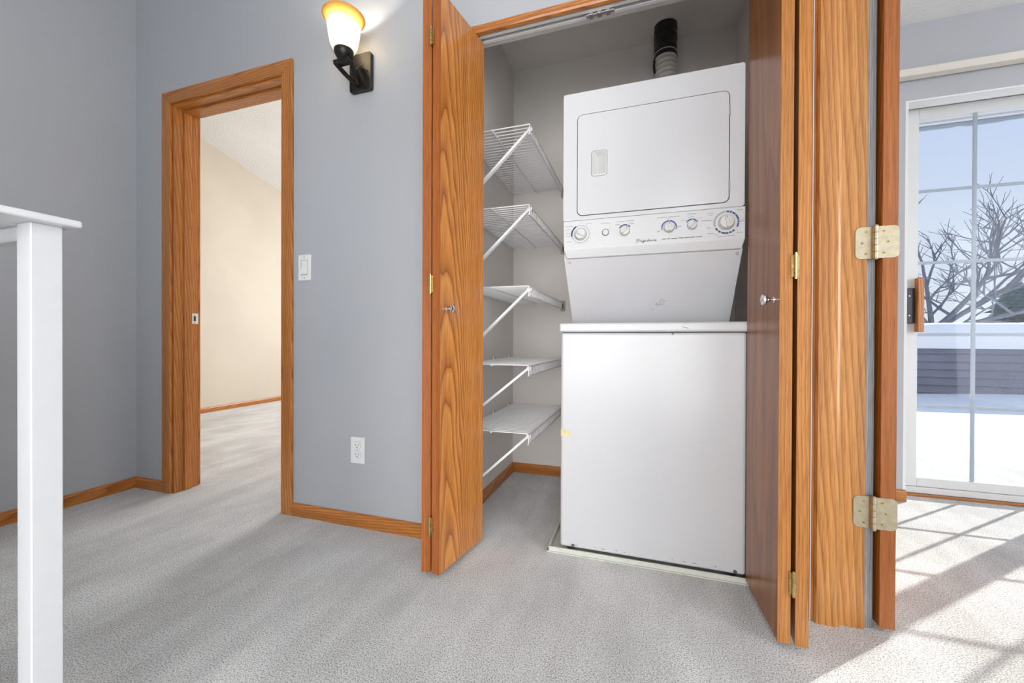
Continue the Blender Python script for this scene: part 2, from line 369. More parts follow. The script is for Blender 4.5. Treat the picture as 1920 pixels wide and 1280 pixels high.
# room beyond the doorway
struct(MB().box(XF - .1, XF, W1, 5.6, 0, 3.6).build('wall_bedroom_left', M_BEIGE, origin=(0, 0, 0)), 'cream wall of the bright room beyond the doorway', 'wall')
b = MB().box(XF, -3.3, 5.5, 5.6, 0, 3.6).box(-1.3, -.878, 5.5, 5.6, 0, 3.6).box(-3.3, -1.3, 5.5, 5.6, 0, .65).box(-3.3, -1.3, 5.5, 5.6, 2.25, 3.6)
struct(b.build('wall_bedroom_back', M_BEIGE, origin=(0, 0, 0)), 'cream wall with an added window, room beyond the doorway', 'wall')
b = MB().box(XF, DL, W1, W1 + .012, 0, 3.6).box(DR, -.878, W1, W1 + .012, 0, 3.6).box(DL, DR, W1, W1 + .012, DT, 3.6)
struct(b.build('wall_bedroom_front', M_BEIGE, origin=(0, 0, 0)), 'cream side of the doorway wall', 'wall')
struct(MB().box(-.878, -.80, YB + .1, 5.6, 0, 3.6).build('wall_bedroom_right', M_BEIGE, origin=(0, 0, 0)), 'cream side wall of the room beyond the doorway', 'wall')
zc_ = lambda y: 3.022 - .2297 * (y - 3.037)
struct(MB().prism([(W1, zc_(W1)), (5.6, zc_(5.6)), (5.6, zc_(5.6) + .1), (W1, zc_(W1) + .1)], 'x', XF, -.80).build('ceiling_bedroom', M_CEIL, origin=(0, 0, 0)), 'white sloping textured ceiling of the room beyond the doorway', 'ceiling')
# patio door room
FX0, FX1, FT = 1.292, 3.10, 2.085
OX0, OX1, OT = 1.280, 3.112, 2.047
b = MB().box(PX1, OX0, SY, FD + .14, 0, ZS + .1).box(OX1, 4.6, SY, FD + .14, 0, ZS + .1).box(OX0, OX1, SY, FD - .032, OT, ZS + .1).box(OX0, OX1, FD - .032, FD + .14, FT + .013, ZS + .1)
struct(b.build('wall_patio', M_WALL, origin=(0, 0, 0)), 'pale grey wall around the sliding patio door', 'wall')
b = MB().box(4.5, 4.6, -3.3, -3.1, 0, ZS).box(4.5, 4.6, .20, SY, 0, ZS).box(4.5, 4.6, -3.1, .20, 0, .40).box(4.5, 4.6, -3.1, .20, 2.25, ZS)
struct(b.build('wall_patio_right', M_WALL, origin=(0, 0, 0)), 'grey wall with an added window, patio door room', 'wall')
struct(MB().box(PX1, 4.6, -3.4, -3.3, 0, ZS).build('wall_patio_front', M_WALL, origin=(0, 0, 0)), 'grey wall opposite the patio door', 'wall')
struct(MB().box(PX1, 4.6, -3.4, SY, ZS, ZS + .1).build('ceiling_patio', M_CEIL, origin=(0, 0, 0)), 'white popcorn ceiling of the patio door room', 'ceiling')

# unseen windows added around the lamps that light the rooms
def window(n, x0, x1, z0, z1, y, label, axis='y'):
    r = thing('window_%d' % n, (x0 if axis == 'y' else y, y if axis == 'y' else x0, z0), label, 'window', None, 'structure')
    def bx(a0, a1, c0, c1, d0, d1):
        return MB().box(a0, a1, y + d0, y + d1, c0, c1) if axis == 'y' else MB().box(y + d0, y + d1, a0, a1, c0, c1)
    bx(x0, x1, z0, z0 + .05, -.05, .05).build('frame_rail', M_VINYL, r); bx(x0, x1, z1 - .05, z1, -.05, .05).build('frame_rail', M_VINYL, r)
    for xa in (x0, (x0 + x1) / 2 - .025, x1 - .05): bx(xa, xa + .05, z0 + .05, z1 - .05, -.05, .05).build('frame_stile', M_VINYL, r)
    for xa, xb in ((x0 + .05, (x0 + x1) / 2 - .025), ((x0 + x1) / 2 + .025, x1 - .05)): bx(xa, xb, z0 + .05, z1 - .05, -.004, .004).build('pane', M_GLASS, r)
window(1, -1.55, .42, .08, 2.15, -3.36, 'unseen wide white framed window added to the hall')
window(2, -3.3, -1.3, .65, 2.25, 5.55, 'unseen white framed window added to the cream room')
struct(MB().box(-3.3, -1.3, 5.49, 5.494, .65, 2.25).build('window_shade', M_WHITETRIM), 'unseen white panel added over the cream room window to block sun', 'light blocker')  # opaque panel added to keep direct sun out of the cream room
window(3, -3.0, -.10, .10, 2.25, .54, 'unseen wide white framed window added in the hall partition', 'x')
window(4, -3.1, .20, .40, 2.25, 4.55, 'unseen white framed side window added to the patio door room', 'x')

# baseboards
BH = .057
def bprof(y0, s, h=BH): return [(y0, 0), (y0 - s * .013, 0), (y0 - s * .013, h - .012), (y0 - s * .009, h - .003), (y0 - s * .005, h), (y0, h)]
def bb(name, label, axis, face, s, a0, a1, mat): 
    struct(MB().prism(bprof(face, s), 'x' if axis == 'x' else 'y', a0, a1).build(name, mat), label, 'baseboard')
bb('baseboard_left', 'oak baseboard along the wall behind the railing', 'y', XC, -1, -3.3, W0, M_OAKY)
bb('baseboard_corner', 'short oak baseboard between room corner and doorway', 'x', W0, 1, XC + .013, -2.424, M_OAKX)
bb('baseboard_back', 'oak baseboard below the electrical outlet', 'x', W0, 1, -1.542, -.80, M_OAKX)
bb('baseboard_closet_left', 'dark oak baseboard under the wire shelves', 'y', XI0, -1, W1, YB, M_OAKY)
bb('baseboard_closet_back', 'oak baseboard at the back of the closet', 'x', YB, 1, XI0 + .013, XI1, M_OAKX)
bb('baseboard_bedroom', 'pale oak baseboard of the cream wall beyond the doorway', 'y', XF, -1, W1, 5.5, M_OAKY)
bb('baseboard_patio', 'oak baseboard stub beside the patio door', 'x', SY, 1, PX1, 1.290, M_OAKX)

# doorway trim to the bright room
t1 = thing('trim_1', ((DL + DR) / 2, W0, 0), 'oak casing and jamb around the open doorway to the bright room', 'door frame', None, 'structure')
oL, oR, oT, iL, iR, iT = -2.424, -1.542, 2.116, -2.360, -1.604, 2.052
def casing(poly, name, mat, y0, y1, parent, org): return MB().prism(poly, 'y', y0, y1, .004, 2).build(name, mat, parent, origin=org)
casing([(oL, 0), (iL, 0), (iL, iT), (oL, oT)], 'casing', M_OAK, W0 - .016, W0, t1, (oL + .02, W0, .4))
casing([(iR, 0), (oR, 0), (oR, oT), (iR, iT)], 'casing', M_OAK, W0 - .016, W0, t1, (oR - .03, W0, 1.3))
casing([(oL, oT), (iL, iT), (iR, iT), (oR, oT)], 'head_casing', M_OAKX, W0 - .016, W0, t1, (oL + .3, W0, oT))
for s in (0, 1):
    xa = DL if s == 0 else DR - .018
    MB().box(xa, xa + .018, W0 - .001, W1 + .006, 0, DT, .001).build('jamb', M_OAK, t1, origin=(xa, W0, .9 - s))
    xa = DL + .018 if s == 0 else DR - .029
    MB().box(xa, xa + .011, W0 + .045, W0 + .082, 0, DT - .029, .002).build('door_stop', M_OAK, t1, origin=(xa, W0, .2 + s))
MB().box(DL + .018, DR - .018, W0 - .001, W1 + .006, DT - .018, DT, .001).build('head_jamb', M_OAKX, t1, origin=(DL, W0, DT))
MB().box(DL + .018, DR - .018, W0 + .045, W0 + .082, DT - .029, DT - .018, .002).build('door_stop', M_OAKX, t1, origin=(DL + .3, W0, DT))
MB().prism([(oL, 0), (iL, 0), (iL, iT), (oL, oT)], 'y', W1 + .012, W1 + .026, .003).build('casing', M_OAK, t1)
MB().prism([(iR, 0), (oR, 0), (oR, oT), (iR, iT)], 'y', W1 + .012, W1 + .026, .003).build('casing', M_OAK, t1)
MB().prism([(oL, oT), (iL, iT), (iR, iT), (oR, oT)], 'y', W1 + .012, W1 + .026, .003).build('head_casing', M_OAKX, t1)
# strike plate on the left jamb: a plate with a latch hole and two screws
sp0 = DL + .018
def yz_ring(y0, y1, z0, z1, hy0, hy1, hz0, hz1, x0, x1):
    b_ = MB(); b_.box(x0, x1, y0, hy0, z0, z1).box(x0, x1, hy1, y1, z0, z1).box(x0, x1, hy0, hy1, z0, hz0).box(x0, x1, hy0, hy1, hz1, z1); return b_
sp_ = yz_ring(W0 + .084, W1 + .004, .900, .958, W0 + .094, W0 + .106, .915, .943, sp0, sp0 + .0025).build('strike_plate', M_IVORY, t1); sp_['label'] = 'white painted strike plate'
for z in (.907, .951): MB().lathe([(.003, 0), (.003, .001), (.001, .0014)], (sp0 + .0025, W0 + .099, z), (1, 0, 0), 10).build('screw', M_GREYPL, sp_)
MB().box(sp0 + .0002, sp0 + .0008, W0 + .094, W0 + .106, .915, .943).build('latch_hole', M_DARK, sp_)

# ------------------------------------------------------------------ closet frame, track, bifold doors
t2 = thing('trim_2', (-.15, W0, 0), 'narrow oak moulding and white track header framing the closet opening', 'trim', None, 'structure')
MB().prism([(W0, 2.013), (W0 - .012, 2.015), (W0 - .015, 2.022), (W0 - .010, 2.032), (W0 - .013, 2.044), (W0 - .008, 2.049), (W0, 2.049)], 'x', -.80, .470).build('head_moulding', M_OAKX, t2, origin=(-.2, W0, 2.0))
for xa, xb in ((-.80, -.765), (.436, .4725)): MB().box(xa, xb, W0 - .015, W0, 0, 2.013, .004, 2).build('side_moulding', M_OAK, t2, origin=(xa, W0, .3))
for xa, xb in ((-.765, -.752), (.441, .455)): MB().box(xa, xb, W0, W1, 0, CT).build('jamb', M_WHITETRIM, t2)
MB().box(-.752, .441, W0, W1, CT - .006, CT).build('head_jamb', M_WHITETRIM, t2)
tr = MB().box(-.752, .441, W0 + .012, W0 + .017, 2.016, CT - .006).box(-.752, .441, W0 + .048, W0 + .053, 2.016, CT - .006).box(-.752, .441, W0 + .017, W0 + .048, CT - .012, CT - .006).box(-.752, .441, W0 + .017, W0 + .024, 2.016, 2.019).box(-.752, .441, W0 + .041, W0 + .048, 2.016, 2.019).build('track', M_VINYL, t2)
hw = MB(); 
for k in range(3): hw.box(-.19 + .03 * k, -.175 + .03 * k, W0 + .02, W0 + .045, 2.006, 2.018, .002)
hw.box(-.20, -.10, W0 + .027, W0 + .037, 2.008, 2.014)
hw.build('track_aligner', M_NICKEL, tr)

def leaf(P0, P1, side, name, mat, parent, z0=.02, z1=2.0, th=.032, edge=None):
    """slab standing on the floor plan line P0->P1, thickness to 'side' (+1: left of the direction)"""
    P0 = Vector((*P0, 0)); P1 = Vector((*P1, 0)); d = (P1 - P0).normalized(); n = Vector((-d.y, d.x, 0)) * side
    c = [P0, P1, P1 + n * th, P0 + n * th]
    o = MB().prism([(p.x, p.y) for p in c], 'z', z0, z1, .0015, 1).build(name, mat, parent, origin=((P0 + P1) / 2 + n * th / 2 + Vector((0, 0, 1.0))))
    # solid edge band on the front edge (towards the room)
    e = [P0 - d * .0012, P0 + d * .0003, P0 + n * th + d * .0003, P0 + n * th - d * .0012]
    if edge: MB().prism([(p.x, p.y) for p in e], 'z', z0 + .0005, z1 - .0005).build('edge_band', edge, o, origin=(P0 + Vector((0, 0, .8))))
    return o
def knuckle_hinge(parent, x, y, z0, z1, mat=M_BRASS):
    b_ = MB(); n = 5; L = (z1 - z0) / n
    for k in range(n): b_.tube([(x, y, z0 + k * L + .0006), (x, y, z0 + (k + 1) * L - .0006)], .0042, 10, smooth=True)
    h = b_.build('hinge', mat, parent)
    MB().box(x - .009, x + .009, y + .0035, y + .0048, z0 + .004, z1 - .004).build('hinge_leaf', mat, h)
    MB().tube([(x, y, z0 - .002), (x, y, z1 + .002)], .0026, 8).build('hinge_pin', mat, h)
def door_knob(parent, c, d):
    MB().lathe([(.0085, 0), (.0085, .002), (.006, .004), (.005, .012), (.0065, .016), (.0125, .020), (.0155, .025), (.0145, .030), (.009, .033), (.002, .0342)], c, d, 24).build('knob', M_NICKEL, parent)

d1 = thing('door_1', (-.69, 1.35, 0), 'folded oak bifold door beside the wire shelves, grain side towards the closet', 'door', None, 'structure')
leaf((-.718, 1.212), (-.748, 1.490), -1, 'leaf', M_OAK, d1, edge=M_OAKEDGE)
lb = leaf((-.648, 1.209), (-.604, 1.487), 1, 'leaf', M_OAKV, d1, edge=M_OAKEDGE)
for z0, z1 in ((1.817, 1.878), (.976, 1.040), (.152, .215)): knuckle_hinge(d1, -.6828, 1.204, z0, z1)
dn = Vector((1, -.158, 0)).normalized()
door_knob(lb, (-.6425, 1.243, .925), dn)
MB().lathe([(.004, 0), (.004, .03)], (-.62, 1.472, 1.995), (0, 0, 1), 10).build('guide_pin', M_NICKEL, d1)

d2 = thing('door_2', (.38, 1.37, 0), 'folded oak bifold door beside the hinged door jamb, reflecting the white machine', 'door', None, 'structure')
lc = leaf((.347, 1.226), (.334, 1.508), -1, 'leaf', M_OAKVR, d2, th=.0300, edge=M_OAKPE)
leaf((.416, 1.223), (.430, 1.505), 1, 'leaf', M_OAK, d2, th=.0290, edge=M_OAKPE)
for z0, z1 in ((1.86, 1.92), (.983, 1.048), (.150, .215)): knuckle_hinge(d2, .3815, 1.219, z0, z1)
door_knob(lc, (.3455, 1.262, .932), Vector((-1, -.046, 0)))
MB().lathe([(.004, 0), (.004, .03)], (.345, 1.49, 1.995), (0, 0, 1), 10).build('guide_pin', M_NICKEL, d2)

# ------------------------------------------------------------------ jamb of the side doorway with hinges, and its open door
t3 = thing('trim_3', (.54, 1.39, 0), 'pale oak door jamb with stop and two brass hinges, next to the folded bifold door', 'door frame', None, 'structure')
MB().box(PX0, PX1, JY - .015, JY, 0, 2.055, .0015).build('jamb', M_OAKP, t3, origin=(.60, JY, .5))
st = [(.482, JY - .015), (.482, JY - .023), (.486, JY - .029), (.532, JY - .029), (.539, JY - .027), (.544, JY - .022), (.546, JY - .015)]
MB().prism(st, 'z', 0, 2.04).build('door_stop', M_OAKP, t3, origin=(.50, JY, 1.1))
MB().box(PX0 - .014, PX0 - .0005, JY - .010, W0 - .0155, 0, 2.1, .003, 2).build('casing', M_OAKP, t3, origin=(.45, JY, .1))
MB().box(PX0 - .001, PX0 + .0015, JY - .0165, JY - .0125, 0, 2.05).build('edge_highlight', M_WHITETRIM, t3)  # sun highlight on the casing edge, put in as a thin white strip
MB().box(PX1, PX1 + .024, JY - .004, JY + .055, 0, 2.11, .002).build('casing', M_OAKSHADE, t3, origin=(.62, JY, .1))
MB().box(PX0, PX1, .575, .59, 0, 2.055, .0015).build('jamb', M_OAKP, t3)
MB().box(PX0, PX1, .59, JY - .015, 2.055, 2.07).build('head_jamb', M_OAKY, t3)
DX0, DX1, DY = .639, .674, 1.383
d3 = thing('door_3', ((DX0 + DX1) / 2, 1.76, 0), 'flat oak door swung fully open, its hinge edge next to the patio room', 'door', None, 'structure')
sl = MB().box(DX0, DX1, DY, DY + .76, .015, 2.045, .0015).build('slab', M_OAK, d3, origin=(.65, DY, 1.2))
MB().box(DX0, DX1, DY - .0012, DY + .0003, .0155, 2.0445).build('edge_band', oak('oak_door_edge', 'z', (.80, .70, .58), .4, .25, 60., .5, .008, .2), sl, origin=(.60, DY, .6))
MB().lathe([(.026, 0), (.026, .004), (.012, .006), (.010, .03), (.022, .036), (.027, .050), (.020, .060), (.004, .063)], (DX1, DY + .70, .95), (1, 0, 0), 20).build('door_knob', M_SATIN, d3)
def butt_hinge(z0, z1):
    yb = DY - .006; xb = (PX1 + DX0) / 2 - .001
    for (x0, x1, y_) in ((.577, xb, JY - .0152), (xb, DX1 + .002, DY - .0015)):
        lp = rrect(x0, x1, z0, z1, .013, 5)
        if x0 == .577: lp = [(x0 + .013 - .013 * math.sin(a) , z1 - .013 + .013 * math.cos(a)) for a in [PI / 2 * i / 5 for i in range(6)]] + [(x0 + .013 - .013 * math.cos(a), z0 + .013 - .013 * math.sin(a)) for a in [PI / 2 * i / 5 for i in range(6)]] + [(x1, z0), (x1, z1)]
        else: lp = [(x0, z1), (x0, z0)] + [(x1 - .013 + .013 * math.sin(a), z0 + .013 - .013 * math.cos(a)) for a in [PI / 2 * i / 5 for i in range(6)]] + [(x1 - .013 + .013 * math.cos(a), z1 - .013 + .013 * math.sin(a)) for a in [PI / 2 * i / 5 for i in range(6)]]
        par = t3
        o = MB().plate(lp, y_ - .0022, y_).build('hinge_leaf', M_SATIN, par)
        dx = -1 if x0 == .577 else 1
        for (fx, fz) in ((.018, .014), (.009 + .018, .5 * (z1 - z0)), (.018, z1 - z0 - .014)):
            cx = xb + dx * (fx + .002); 
            MB().lathe([(.0042, 0), (.0040, .0006), (.0012, .0006)], (cx, y_ - .0022, z0 + fz), (0, -1, 0), 12).build('screw', M_BRASS, o)
            MB().box(cx - .0011, cx + .0011, y_ - .0031, y_ - .0027, z0 + fz - .0011, z0 + fz + .0011).build('screw_recess', M_DARK, o)
    n = 5; L = (z1 - z0) / n
    bl = MB()
    for k in range(n): bl.tube([(xb, yb, z0 + k * L + .0005), (xb, yb, z0 + (k + 1) * L - .0005)], .0066, 14)
    bl.lathe([(.0045, -.004), (.0066, -.001), (.0066, 0)], (xb, yb, z0), (0, 0, 1), 14); bl.lathe([(.0066, 0), (.0066, .001), (.004, .004)], (xb, yb, z1), (0, 0, 1), 14)
    bl.build('hinge_barrel', M_SATIN, t3)
butt_hinge(1.052, 1.141); butt_hinge(.292, .381)

# ------------------------------------------------------------------ patio door (sliding, with grids)
GY = 2.71
d4 = thing('door_4', (2.2, GY, 0), 'white sliding patio door with grids looking onto snow', 'door', None, 'structure')
MB().box(FX0, FX0 + .04, FD - .012, FD + .13, 0, FT, .003).build('frame_jamb', M_VINYL, d4)
MB().box(FX1 - .04, FX1, FD - .012, FD + .13, 0, FT, .003).build('frame_jamb', M_VINYL, d4)
MB().box(FX0 + .04, FX1 - .04, FD - .012, FD + .13, FT - .028, FT, .003).build('frame_head', M_VINYL, d4)
MB().box(FX0 + .04, FX1 - .04, FD + .002, FD + .13, .012, .045, .003).build('frame_sill', M_VINYL, d4)
MB().box(FX0 + .04, FX1 - .04, FD - .016, FD + .002, 0, .012, .002).build('threshold', M_OAKX, d4)
MB().prism([(FD - .030, FT - .002), (FD - .012, FT - .03), (FD - .002, FT - .03), (FD - .002, FT + .012), (FD - .022, FT + .012)], 'x', FX0, FX1).build('head_stop', M_VINYL, d4)
def sash(x0, x1, gx0, gx1, y0, z0, z1, gz0, gz1, nx, nz, name):
    s_ = MB().box(x0, gx0, y0, y0 + .036, z0, z1, .002).build('sash', M_VINYL, d4)
    MB().box(gx1, x1, y0, y0 + .036, z0, z1, .002).build('sash_stile', M_VINYL, s_)
    MB().box(gx0, gx1, y0, y0 + .036, z0, gz0, .002).build('sash_rail', M_VINYL, s_); MB().box(gx0, gx1, y0, y0 + .036, gz1, z1, .002).build('sash_rail', M_VINYL, s_)
    for i in range(1, nx):
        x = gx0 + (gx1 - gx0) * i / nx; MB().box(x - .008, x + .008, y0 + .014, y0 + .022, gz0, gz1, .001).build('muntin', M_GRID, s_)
    for k in range(1, nz):
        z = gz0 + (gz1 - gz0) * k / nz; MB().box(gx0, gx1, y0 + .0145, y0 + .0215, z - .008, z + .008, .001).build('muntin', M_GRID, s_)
    MB().box(gx0, gx1, y0 + .010, y0 + .0125, gz0, gz1).build('pane', M_GLASS, s_)
    return s_
s1 = sash(1.340, 2.16, 1.399, 2.110, GY - .018, .046, 2.055, .092, 2.000, 3, 5, 'active')
s2 = sash(2.10, FX1 - .042, 2.215, 2.96, GY + .030, .046, 2.055, .092, 2.000, 3, 5, 'fixed')
la = MB().box(1.337, 1.377, GY - .040, GY - .018, .914, 1.101, .003).build('latch', M_LATCH, s1); la['label'] = 'black latch plate'
for z in (.955, 1.06): MB().lathe([(.004, 0), (.004, .001), (.001, .002)], (1.352, GY - .040, z), (0, -1, 0), 10).build('screw', M_NICKEL, la)
ph = MB().box(1.377, 1.404, GY - .062, GY - .030, .868, 1.153, .003).build('pull_handle', M_OAK, s1, origin=(1.36, GY, .2)); ph['label'] = 'oak pull handle'

# vertical blind head rail above the patio door
t5 = thing('trim_5', (2.2, SY, 0), 'white painted return lining the patio door opening', 'trim', None, 'structure')
MB().box(OX0, OX0 + .012, SY + .001, FD - .014, 0, OT - .008).build('side_return', M_WHITETRIM, t5); MB().box(OX1 - .012, OX1, SY + .001, FD - .014, 0, OT - .008).build('side_return', M_WHITETRIM, t5)
MB().box(OX0, OX1, SY + .001, FD - .032, OT - .008, OT).build('head_return', M_WHITETRIM, t5)
hr = thing('blind_headrail', (2.1, SY - .04, 2.14), 'cream blind head rail fixed above the sliding patio door', 'blind rail')
MB().prism([(SY - .055, 2.146), (SY - .012, 2.142), (SY - .012, 2.186), (SY - .055, 2.182)], 'x', 1.222, 3.2, .003).build('rail', M_CREAM, hr)
MB().box(1.219, 1.2225, SY - .057, SY - .010, 2.140, 2.188).build('end_cap', M_WHITETRIM, hr)
for x in (1.6, 2.8): MB().box(x, x + .03, SY - .012, SY, 2.15, 2.18).build('bracket', M_VINYL, hr)

# ------------------------------------------------------------------ laundry machine
FY = 1.518
X0, X1 = -.288, .3265
lm = thing('laundry_center', (.02, 1.85, .03), 'white stacked washer and dryer standing in the closet', 'laundry machine')
BKY = 2.13
# washer cabinet with slightly rounded front, chipped foot edge
wb = MB().box(-.2955, .338, FY, BKY, .027, .848, .010, 3).build('washer_body', M_ENAMEL, lm)
MB().box(-.301, .342, FY - .006, BKY, .8495, .884, .007, 3).build('washer_lid', M_ENAMEL, lm)
MB().box(-.29, .332, FY + .004, BKY - .01, .8455, .852).build('lid_gasket', M_GASKET, lm)
# dryer cabinet: profile in (y, z): straight front above, panel leaning back to the washer top below
prof = [(FY + .026, 1.272), (FY + .026, 1.754 - .006), (FY + .027, 1.754), (BKY - .02, 1.754), (BKY - .02, .886), (1.755, .886), (FY + .022, 1.128)]
db = MB().prism(prof, 'x', X0 + .001, X1 - .001).build('dryer_body', M_SLANT, lm)
db['label'] = 'grey white panel sloping back above the washer lid'
hx0, hx1, hz0, hz1 = -.2335, .2785, 1.2905, 1.6665
n_ = 6
ft = MB().ring(rrect(X0, X1, 1.2725, 1.754, .008, n_), rrect(hx0 - .003, hx1 + .003, hz0 - .003, hz1 + .003, .021, n_), FY, FY + .0125).build('front_panel', M_ENAMEL, lm)
MB().ring(rrect(hx0 - .006, hx1 + .006, hz0 - .006, hz1 + .006, .022, n_), rrect(hx0 + .012, hx1 - .012, hz0 + .012, hz1 - .012, .012, n_), FY + .0126, FY + .0155).build('door_gasket', M_GASKET, lm)
# dryer door with moulded grip
gx0, gx1, gz0, gz1 = -.183, -.1245, 1.431, 1.526
dd = MB().ring(rrect(hx0, hx1, hz0, hz1, .018, n_), rrect(gx0, gx1, gz0, gz1, .010, n_), FY - .0015, FY + .008).build('dryer_door', M_ENAMEL, lm)
g = MB(); o_ = rrect(gx0 + .0012, gx1 - .0012, gz0 + .0012, gz1 - .0012, .009, n_); i1 = rrect(gx0 + .006, gx1 - .006, gz0 + .006, gz1 - .006, .006, n_); i2 = rrect(gx0 + .019, gx1 - .0075, gz0 + .010, gz1 - .018, .003, n_)
nn = len(o_); V = [(p[0], FY - .002, p[1]) for p in o_] + [(p[0], FY - .0035, p[1]) for p in i1]
V += [(p[0], FY + .0006 + .021 * max(0, min(1, (gx1 - p[0]) / (gx1 - gx0))), p[1]) for p in i2]
Fs = [[i, (i + 1) % nn, nn + (i + 1) % nn, nn + i] for i in range(nn)] + [[nn + i, nn + (i + 1) % nn, 2 * nn + (i + 1) % nn, 2 * nn + i] for i in range(nn)] + [list(range(2 * nn, 3 * nn))]
g.add(V, Fs).build('handle', M_PLASTIC, dd, recalc=True)
for z in (1.60, 1.345):
    h_ = MB().tube([(hx1 + .0015, FY - .001, z - .017), (hx1 + .0015, FY - .001, z + .017)], .0032, 8).build('door_hinge', M_GREYPL, dd)
# control panel
cp = MB(); y0 = FY - .006; 
front = [(X0 + .002, 1.2705), (X1 + .001, 1.2705), (X1 + .001, 1.163), (X0 + .002, 1.163)]
low = [(X0 + .013, 1.131), (X1 - .010, 1.131)]
bk = FY + .022
V = [(-.287, y0, 1.2705), (.3285, y0, 1.2705), (.3285, y0 + .001, 1.163), (-.285, y0 + .001, 1.163), (-.275, y0 + .012, 1.131), (.320, y0 + .012, 1.131),
     (-.287, bk, 1.2705), (.3285, bk, 1.2705), (.3285, bk, 1.163), (-.285, bk, 1.163), (-.275, bk, 1.131), (.320, bk, 1.131)]
Fs = [[0, 1, 2, 3], [3, 2, 5, 4], [0, 6, 7, 1], [1, 7, 8, 2], [2, 8, 11, 5], [0, 3, 9, 6], [3, 4, 10, 9], [4, 5, 11, 10], [6, 9, 8, 7], [9, 10, 11, 8]]
cpo = cp.add(V, Fs).build('control_panel', M_PANELW, lm)
bv = cpo.modifiers.new('edge', 'BEVEL'); bv.width = .003; bv.segments = 2; bv.limit_method = 'ANGLE'; bv.angle_limit = .3
PY = y0 - .0002
def arc(c, r0, r1, a0, a1, mat, name, parent, y=PY, n=14):
    V, Fs = [], []
    for i in range(n + 1):
        a = math.radians(a0 + (a1 - a0) * i / n)
        for r in (r0, r1):
            for yy in (y - .0005, y + .0006): V.append((c[0] + r * math.cos(a), yy, c[1] + r * math.sin(a)))
    for i in range(n):
        k = 4 * i; Fs += [[k, k + 4, k + 6, k + 2], [k + 1, k + 3, k + 7, k + 5], [k, k + 1, k + 5, k + 4], [k + 2, k + 6, k + 7, k + 3]]
    Fs += [[0, 2, 3, 1], [4 * n, 4 * n + 1, 4 * n + 3, 4 * n + 2]]
    return MB().add(V, Fs).build(name, mat, parent)
def knob(c, r, ang, h=.016, ridge=True):
    k_ = MB().lathe([(r * 1.06, 0), (r * 1.06, .002), (r, .003), (r * .94, h - .003), (r * .86, h), (r * .2, h + .0006)], (c[0], PY, c[1]), (0, -1, 0), 28).build('knob', M_PLASTIC, cpo)
    d = Vector((math.cos(math.radians(ang)), 0, math.sin(math.radians(ang)))); cc = Vector((c[0], PY - h, c[1]))
    if ridge: MB().strip(cc - d * r * .80, cc + d * r * .80, r * .36, .016, (d.z, 0, -d.x)).build('grip', M_PLASTIC, k_)
    MB().strip(cc + d * r * .4 + Vector((0, -.0081, 0)), cc + d * r * .8 + Vector((0, -.0081, 0)), .0018, .0006, (d.z, 0, -d.x)).build('pointer', M_INK, k_)
    return k_
def ring_(c, r, w_, mat, name='dial_ring'): return arc(c, r - w_ / 2, r + w_ / 2, 0, 360, mat, name, cpo, n=36)
def marks(lst, mat, name='printed_marks'):
    b_ = MB()
    for (x, z, L, h) in lst: b_.box(x - L / 2, x + L / 2, PY - .0003, PY + .0004, z - h / 2, z + h / 2)
    o = b_.build(name, mat, cpo); o['kind'] = 'stuff'; return o
K = [(-.221, 1.218), (-.060, 1.217), (.090, 1.217), (.164, 1.219), (.271, 1.220)]
knob(K[0], .0205, 150, .013, True); ring_(K[0], .0225, .0012, M_INK); ring_(K[0], .0325, .0022, M_GREYP)
arc(K[0], .0308, .0356, 118, 192, M_BLUE, 'dial_arc', cpo)
marks([(K[0][0] + .040 * math.cos(a), K[0][1] + .040 * math.sin(a), .0025, .0025) for a in [math.radians(d) for d in (85, 55, 25, 0, -25, -50, -75, -95, -120)]], M_GREYP, 'dial_dots')
MB().lathe([(.0105, 0), (.0105, .004), (.0095, .0052), (.002, .0055)], (-.129, PY, 1.2175), (0, -1, 0), 24).build('start_button', M_PLASTIC, cpo)
ring_((-.129, 1.2175), .0120, .0018, M_INK, 'button_ring')
knob(K[1], .0175, 45, .015); arc(K[1], .0203, .0248, 38, 62, M_BLUE, 'dial_arc', cpo); arc(K[1], .0203, .0248, 68, 148, M_BLUE, 'dial_arc', cpo)
knob(K[2], .0178, 90, .016); arc(K[2], .0218, .0262, 2, 86, M_BLUE, 'dial_arc', cpo); arc(K[2], .0218, .0262, 92, 178, M_BLUE, 'dial_arc', cpo); arc(K[2], .0218, .0262, -14, -3, M_BLUE, 'dial_arc', cpo); arc(K[2], .0218, .0262, 183, 194, M_BLUE, 'dial_arc', cpo)
knob(K[3], .0155, 50, .015); arc(K[3], .0187, .0232, 44, 84, M_BLUE, 'dial_arc', cpo); arc(K[3], .0187, .0232, 90, 134, M_BLUE, 'dial_arc', cpo)
for a in (36, 142): arc(K[3], .0187, .0232, a - 4, a + 4, M_BLUE, 'dial_arc', cpo)
knob(K[4], .0240, 100, .016); ring_(K[4], .0252, .0012, M_INK)
for a0, a1 in ((-28, -8), (-5, 5), (9, 40), (43, 60), (63, 74), (77, 90)): arc(K[4], .0338, .0394, a0, a1, M_BLUE, 'dial_arc', cpo)
for a0, a1 in ((-152, -136), (-132, -118), (-114, -80), (-76, -64), (-60, -48)): arc(K[4], .0338, .0394, a0, a1, simple('teal_print', (.02, .11, .15), .5), 'dial_arc', cpo)
arc(K[4], .0338, .0394, 94, 198, M_GREYP, 'dial_arc', cpo)
